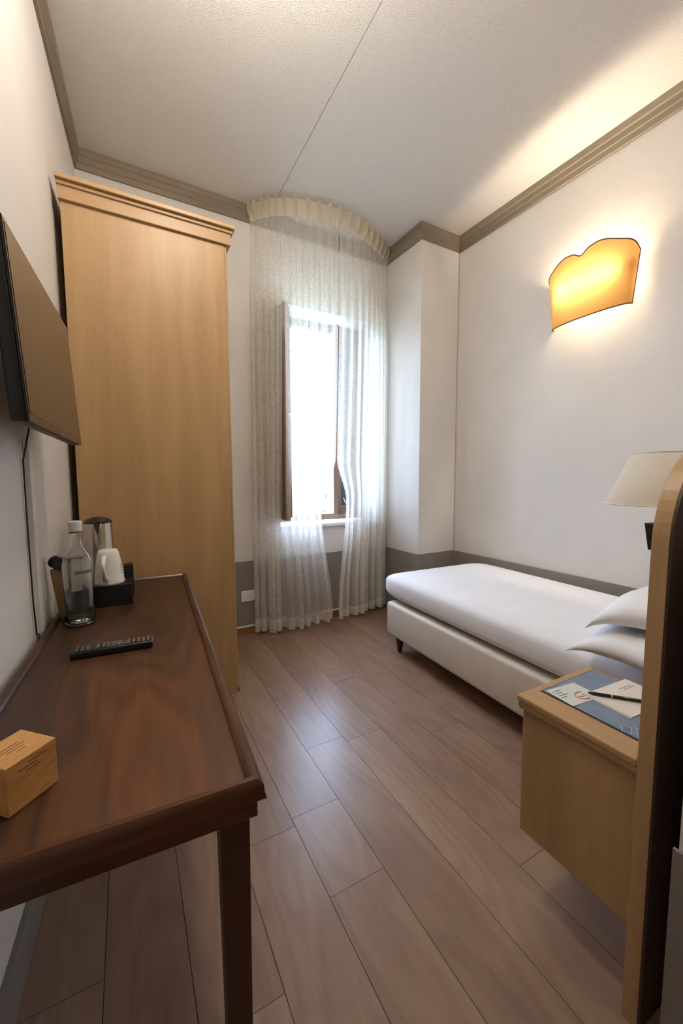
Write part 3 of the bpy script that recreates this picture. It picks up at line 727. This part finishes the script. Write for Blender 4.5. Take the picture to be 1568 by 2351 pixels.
# kettle
kt = thing('electric_kettle', 'polished steel electric kettle with a black lid behind the mug', 'kettle', (-.108, 1.815, TZ), 0)
new('power_base', lathe([(0, 0), (.062, 0), (.064, .006), (.060, .016), (0, .016)], 40), 'black', kt)
kb = [(0, .017), (.057, .017), (.060, .022), (.060, .04), (.057, .12), (.051, .22), (.0475, .292), (.0455, .292), (.049, .22), (.055, .12), (.057, .04), (0, .03)]
autosmooth(new('body', lathe(kb, 64), 'chrome', kt), 40)
new('base_band', lathe([(.0603, .018), (.0615, .019), (.0615, .032), (.0603, .033)], 64), 'black', kt, True)
autosmooth(new('lid', lathe([(0, .313), (.02, .312), (.040, .304), (.049, .297), (.0495, .289), (.046, .288), (0, .288)], 64), 'gloss', kt), 40)
sp = bmesh.new()
pts = [(-.016, -.0475, .291), (.016, -.0475, .291), (.012, -.066, .293), (-.012, -.066, .293), (0, -.053, .243)]
vs = [sp.verts.new(p) for p in pts]
for f in ((0,3,4),(1,4,2),(3,2,4),(0,4,1),(0,1,2,3)): sp.faces.new([vs[i] for i in f])
new('spout', sp, 'chrome', kt)
new('handle', tube([(.0, .047, .285), (.0, .085, .282), (.0, .098, .255), (.0, .098, .12), (.0, .085, .06), (.0, .058, .05)], [.010, .011, .011, .010, .010, .009], 12), 'black', kt, True)
# sachets standing in the left bay of the tray
def pouch(name, label, m, pts, th, loc, rot, cat='sachet'):
    bm = prism(pts, 'y', -th/2, th/2, th*.3); o = new(name, bm, m); o.location = loc; o.rotation_euler = rot; return tag(o, label, cat)
def rrect(w, h, r=.006):
    P = []
    for cx, cz, a in ((w/2-r, r, -90), (w/2-r, h-r, 0), (-w/2+r, h-r, 90), (-w/2+r, r, 180)):
        for k in range(4): P.append((cx+r*math.cos(math.radians(a+30*k)), cz+r*math.sin(math.radians(a+30*k))))
    return P
cpk = thing('coffee_packet', 'brown coffee packet with a black rounded top leaning on the wall behind the bottle', 'packet', (-.196, 1.555, TZ+.0005), 0)
cpk.rotation_euler = (0, math.radians(-7), 0)
new('packet_body', prism(rrect(.030, .172, .005), 'y', -.010, .010, .003), 'beige', cpk)
tpk = new('packet_top', prism(rrect(.066, .040, .017), 'y', -.013, .013, .005), 'gloss', cpk); tpk.location = (.002, 0, .170); tpk.rotation_euler = (0, math.radians(38), 0)
pouch('paper_packet', 'pale paper packet standing in the black tray next to the kettle', 'clearcard', rrect(.050, .268, .010), .005, (-.158, 1.700, TZ+.0105), (math.radians(2), math.radians(-6), 0), 'packet')
# remote control
rc = thing('remote_control', 'black remote control with rows of small buttons on the desk', 'remote control', (-.052, 1.196, TZ+.0004), math.radians(-3.5))
RLn, RWd = .096, .0215
autosmooth(new('body', box(-RLn, RLn, -RWd, RWd, 0, .019, .005, 3), 'black', rc), 40)
new('face_plate', box(-RLn+.006, RLn-.006, -RWd+.004, RWd-.004, .0188, .0196), 'gloss', rc)
mb = bpy.data.meshes.new('button'); b_ = box(-.0034, .0034, -.0028, .0028, 0, .0018, .0006, 1); b_.to_mesh(mb); b_.free(); mb.materials.append(MT['steel'])
mr_ = mb.copy(); mr_.materials.clear(); mr_.materials.append(MT['inkred'])
for i in range(15):
    for j in range(3):
        if i in (3, 9): continue
        o = bpy.data.objects.new('button', mr_ if (i == 13 and j == 1) else mb); COL.objects.link(o); o.parent = rc
        o.location = (-RLn+.014+i*.0119, (-.0105, 0, .0105)[j], .0195)
new('button_ring', tube([(.002*0-RLn+.014+9*.0119+.008*math.cos(a), .009*math.sin(a), .0198) for a in [2*math.pi*k/20 for k in range(20)]], .0013, 6, True), 'steel', rc, True)
# wooden cube with faint burnt lettering (its square code is left out)
cu = thing('wooden_cube', 'pale pine cube with faint burnt lettering on the desk', 'cube', (-.1627, .7065, TZ+.0004), math.radians(45.5))
CS = .0355
new('block', box(-CS, CS, -CS, CS, 0, 2*CS, .0015), 'cubewood', cu)
for k, (a, b) in enumerate(((-.006, .022), (-.020, .006), (-.010, .010))):
    z = 2*CS-.010-k*.0055; new('printed_line', box(a, b, -CS-.0002, -CS+.0002, z-.0006, z+.0006), 'inkbrown', cu)
for k, (a, b) in enumerate(((-.018, .012), (-.020, .016), (-.014, .010), (-.004, .008))):
    y = .008-k*.007; new('printed_line', box(a, b, y-.0007, y+.0007, 2*CS-.0002, 2*CS+.0002), 'inkbrown', cu)

# ------------------------------------------------------------ garden outside the window
MT['leaf'] = mottled('leaf_green', lin(150,176,136), lin(190,208,172), 3, .6, 50, .1)
MT['grass'] = mottled('lawn', lin(150,158,140), lin(168,174,156), 2, .9, 60, .4, .02)
MT['bark'] = mottled('bark', lin(84,68,54), lin(104,86,70), 8, .9, 40, .5, .02)
lawn = struct('ground', box(-14, 22, 3.4, 40, -1.1, -1.0), 'grass', None, 'lawn outside the window'); lawn.name = 'ground'
def tree(label, loc, r, h):
    t = thing('garden_tree', label, 'tree', loc, 0, 'trees outside the window'); rn = random.Random(int(loc[0]*10))
    new('trunk', tube([(0, 0, -.05), (.05, .03, h*.4), (0, 0, h*.75)], [.14, .10, .06], 8), 'bark', t, True)
    bm = bmesh.new()
    for k in range(2600):
        d = Vector((rn.gauss(0, 1), rn.gauss(0, 1), rn.gauss(0, 1))).normalized()*r*rn.uniform(.55, 1)
        c = Vector((d.x, d.y, h+d.z*1.15)); a = Vector((rn.gauss(0,1), rn.gauss(0,1), rn.gauss(0,1))).normalized(); b = a.orthogonal().normalized(); s = rn.uniform(.06, .11)
        bm.faces.new([bm.verts.new(c+p) for p in (a*s, b*s*.6, -a*s, -b*s*.6)])
    tag(new('foliage', bm, 'leaf', t), kind='stuff')
tree('rounded green tree outside the window', (3.6, 9.0, -1.0), 1.7, 2.0)
tree('taller green tree further out beyond the window', (5.6, 11.5, -1.0), 1.8, 2.5)
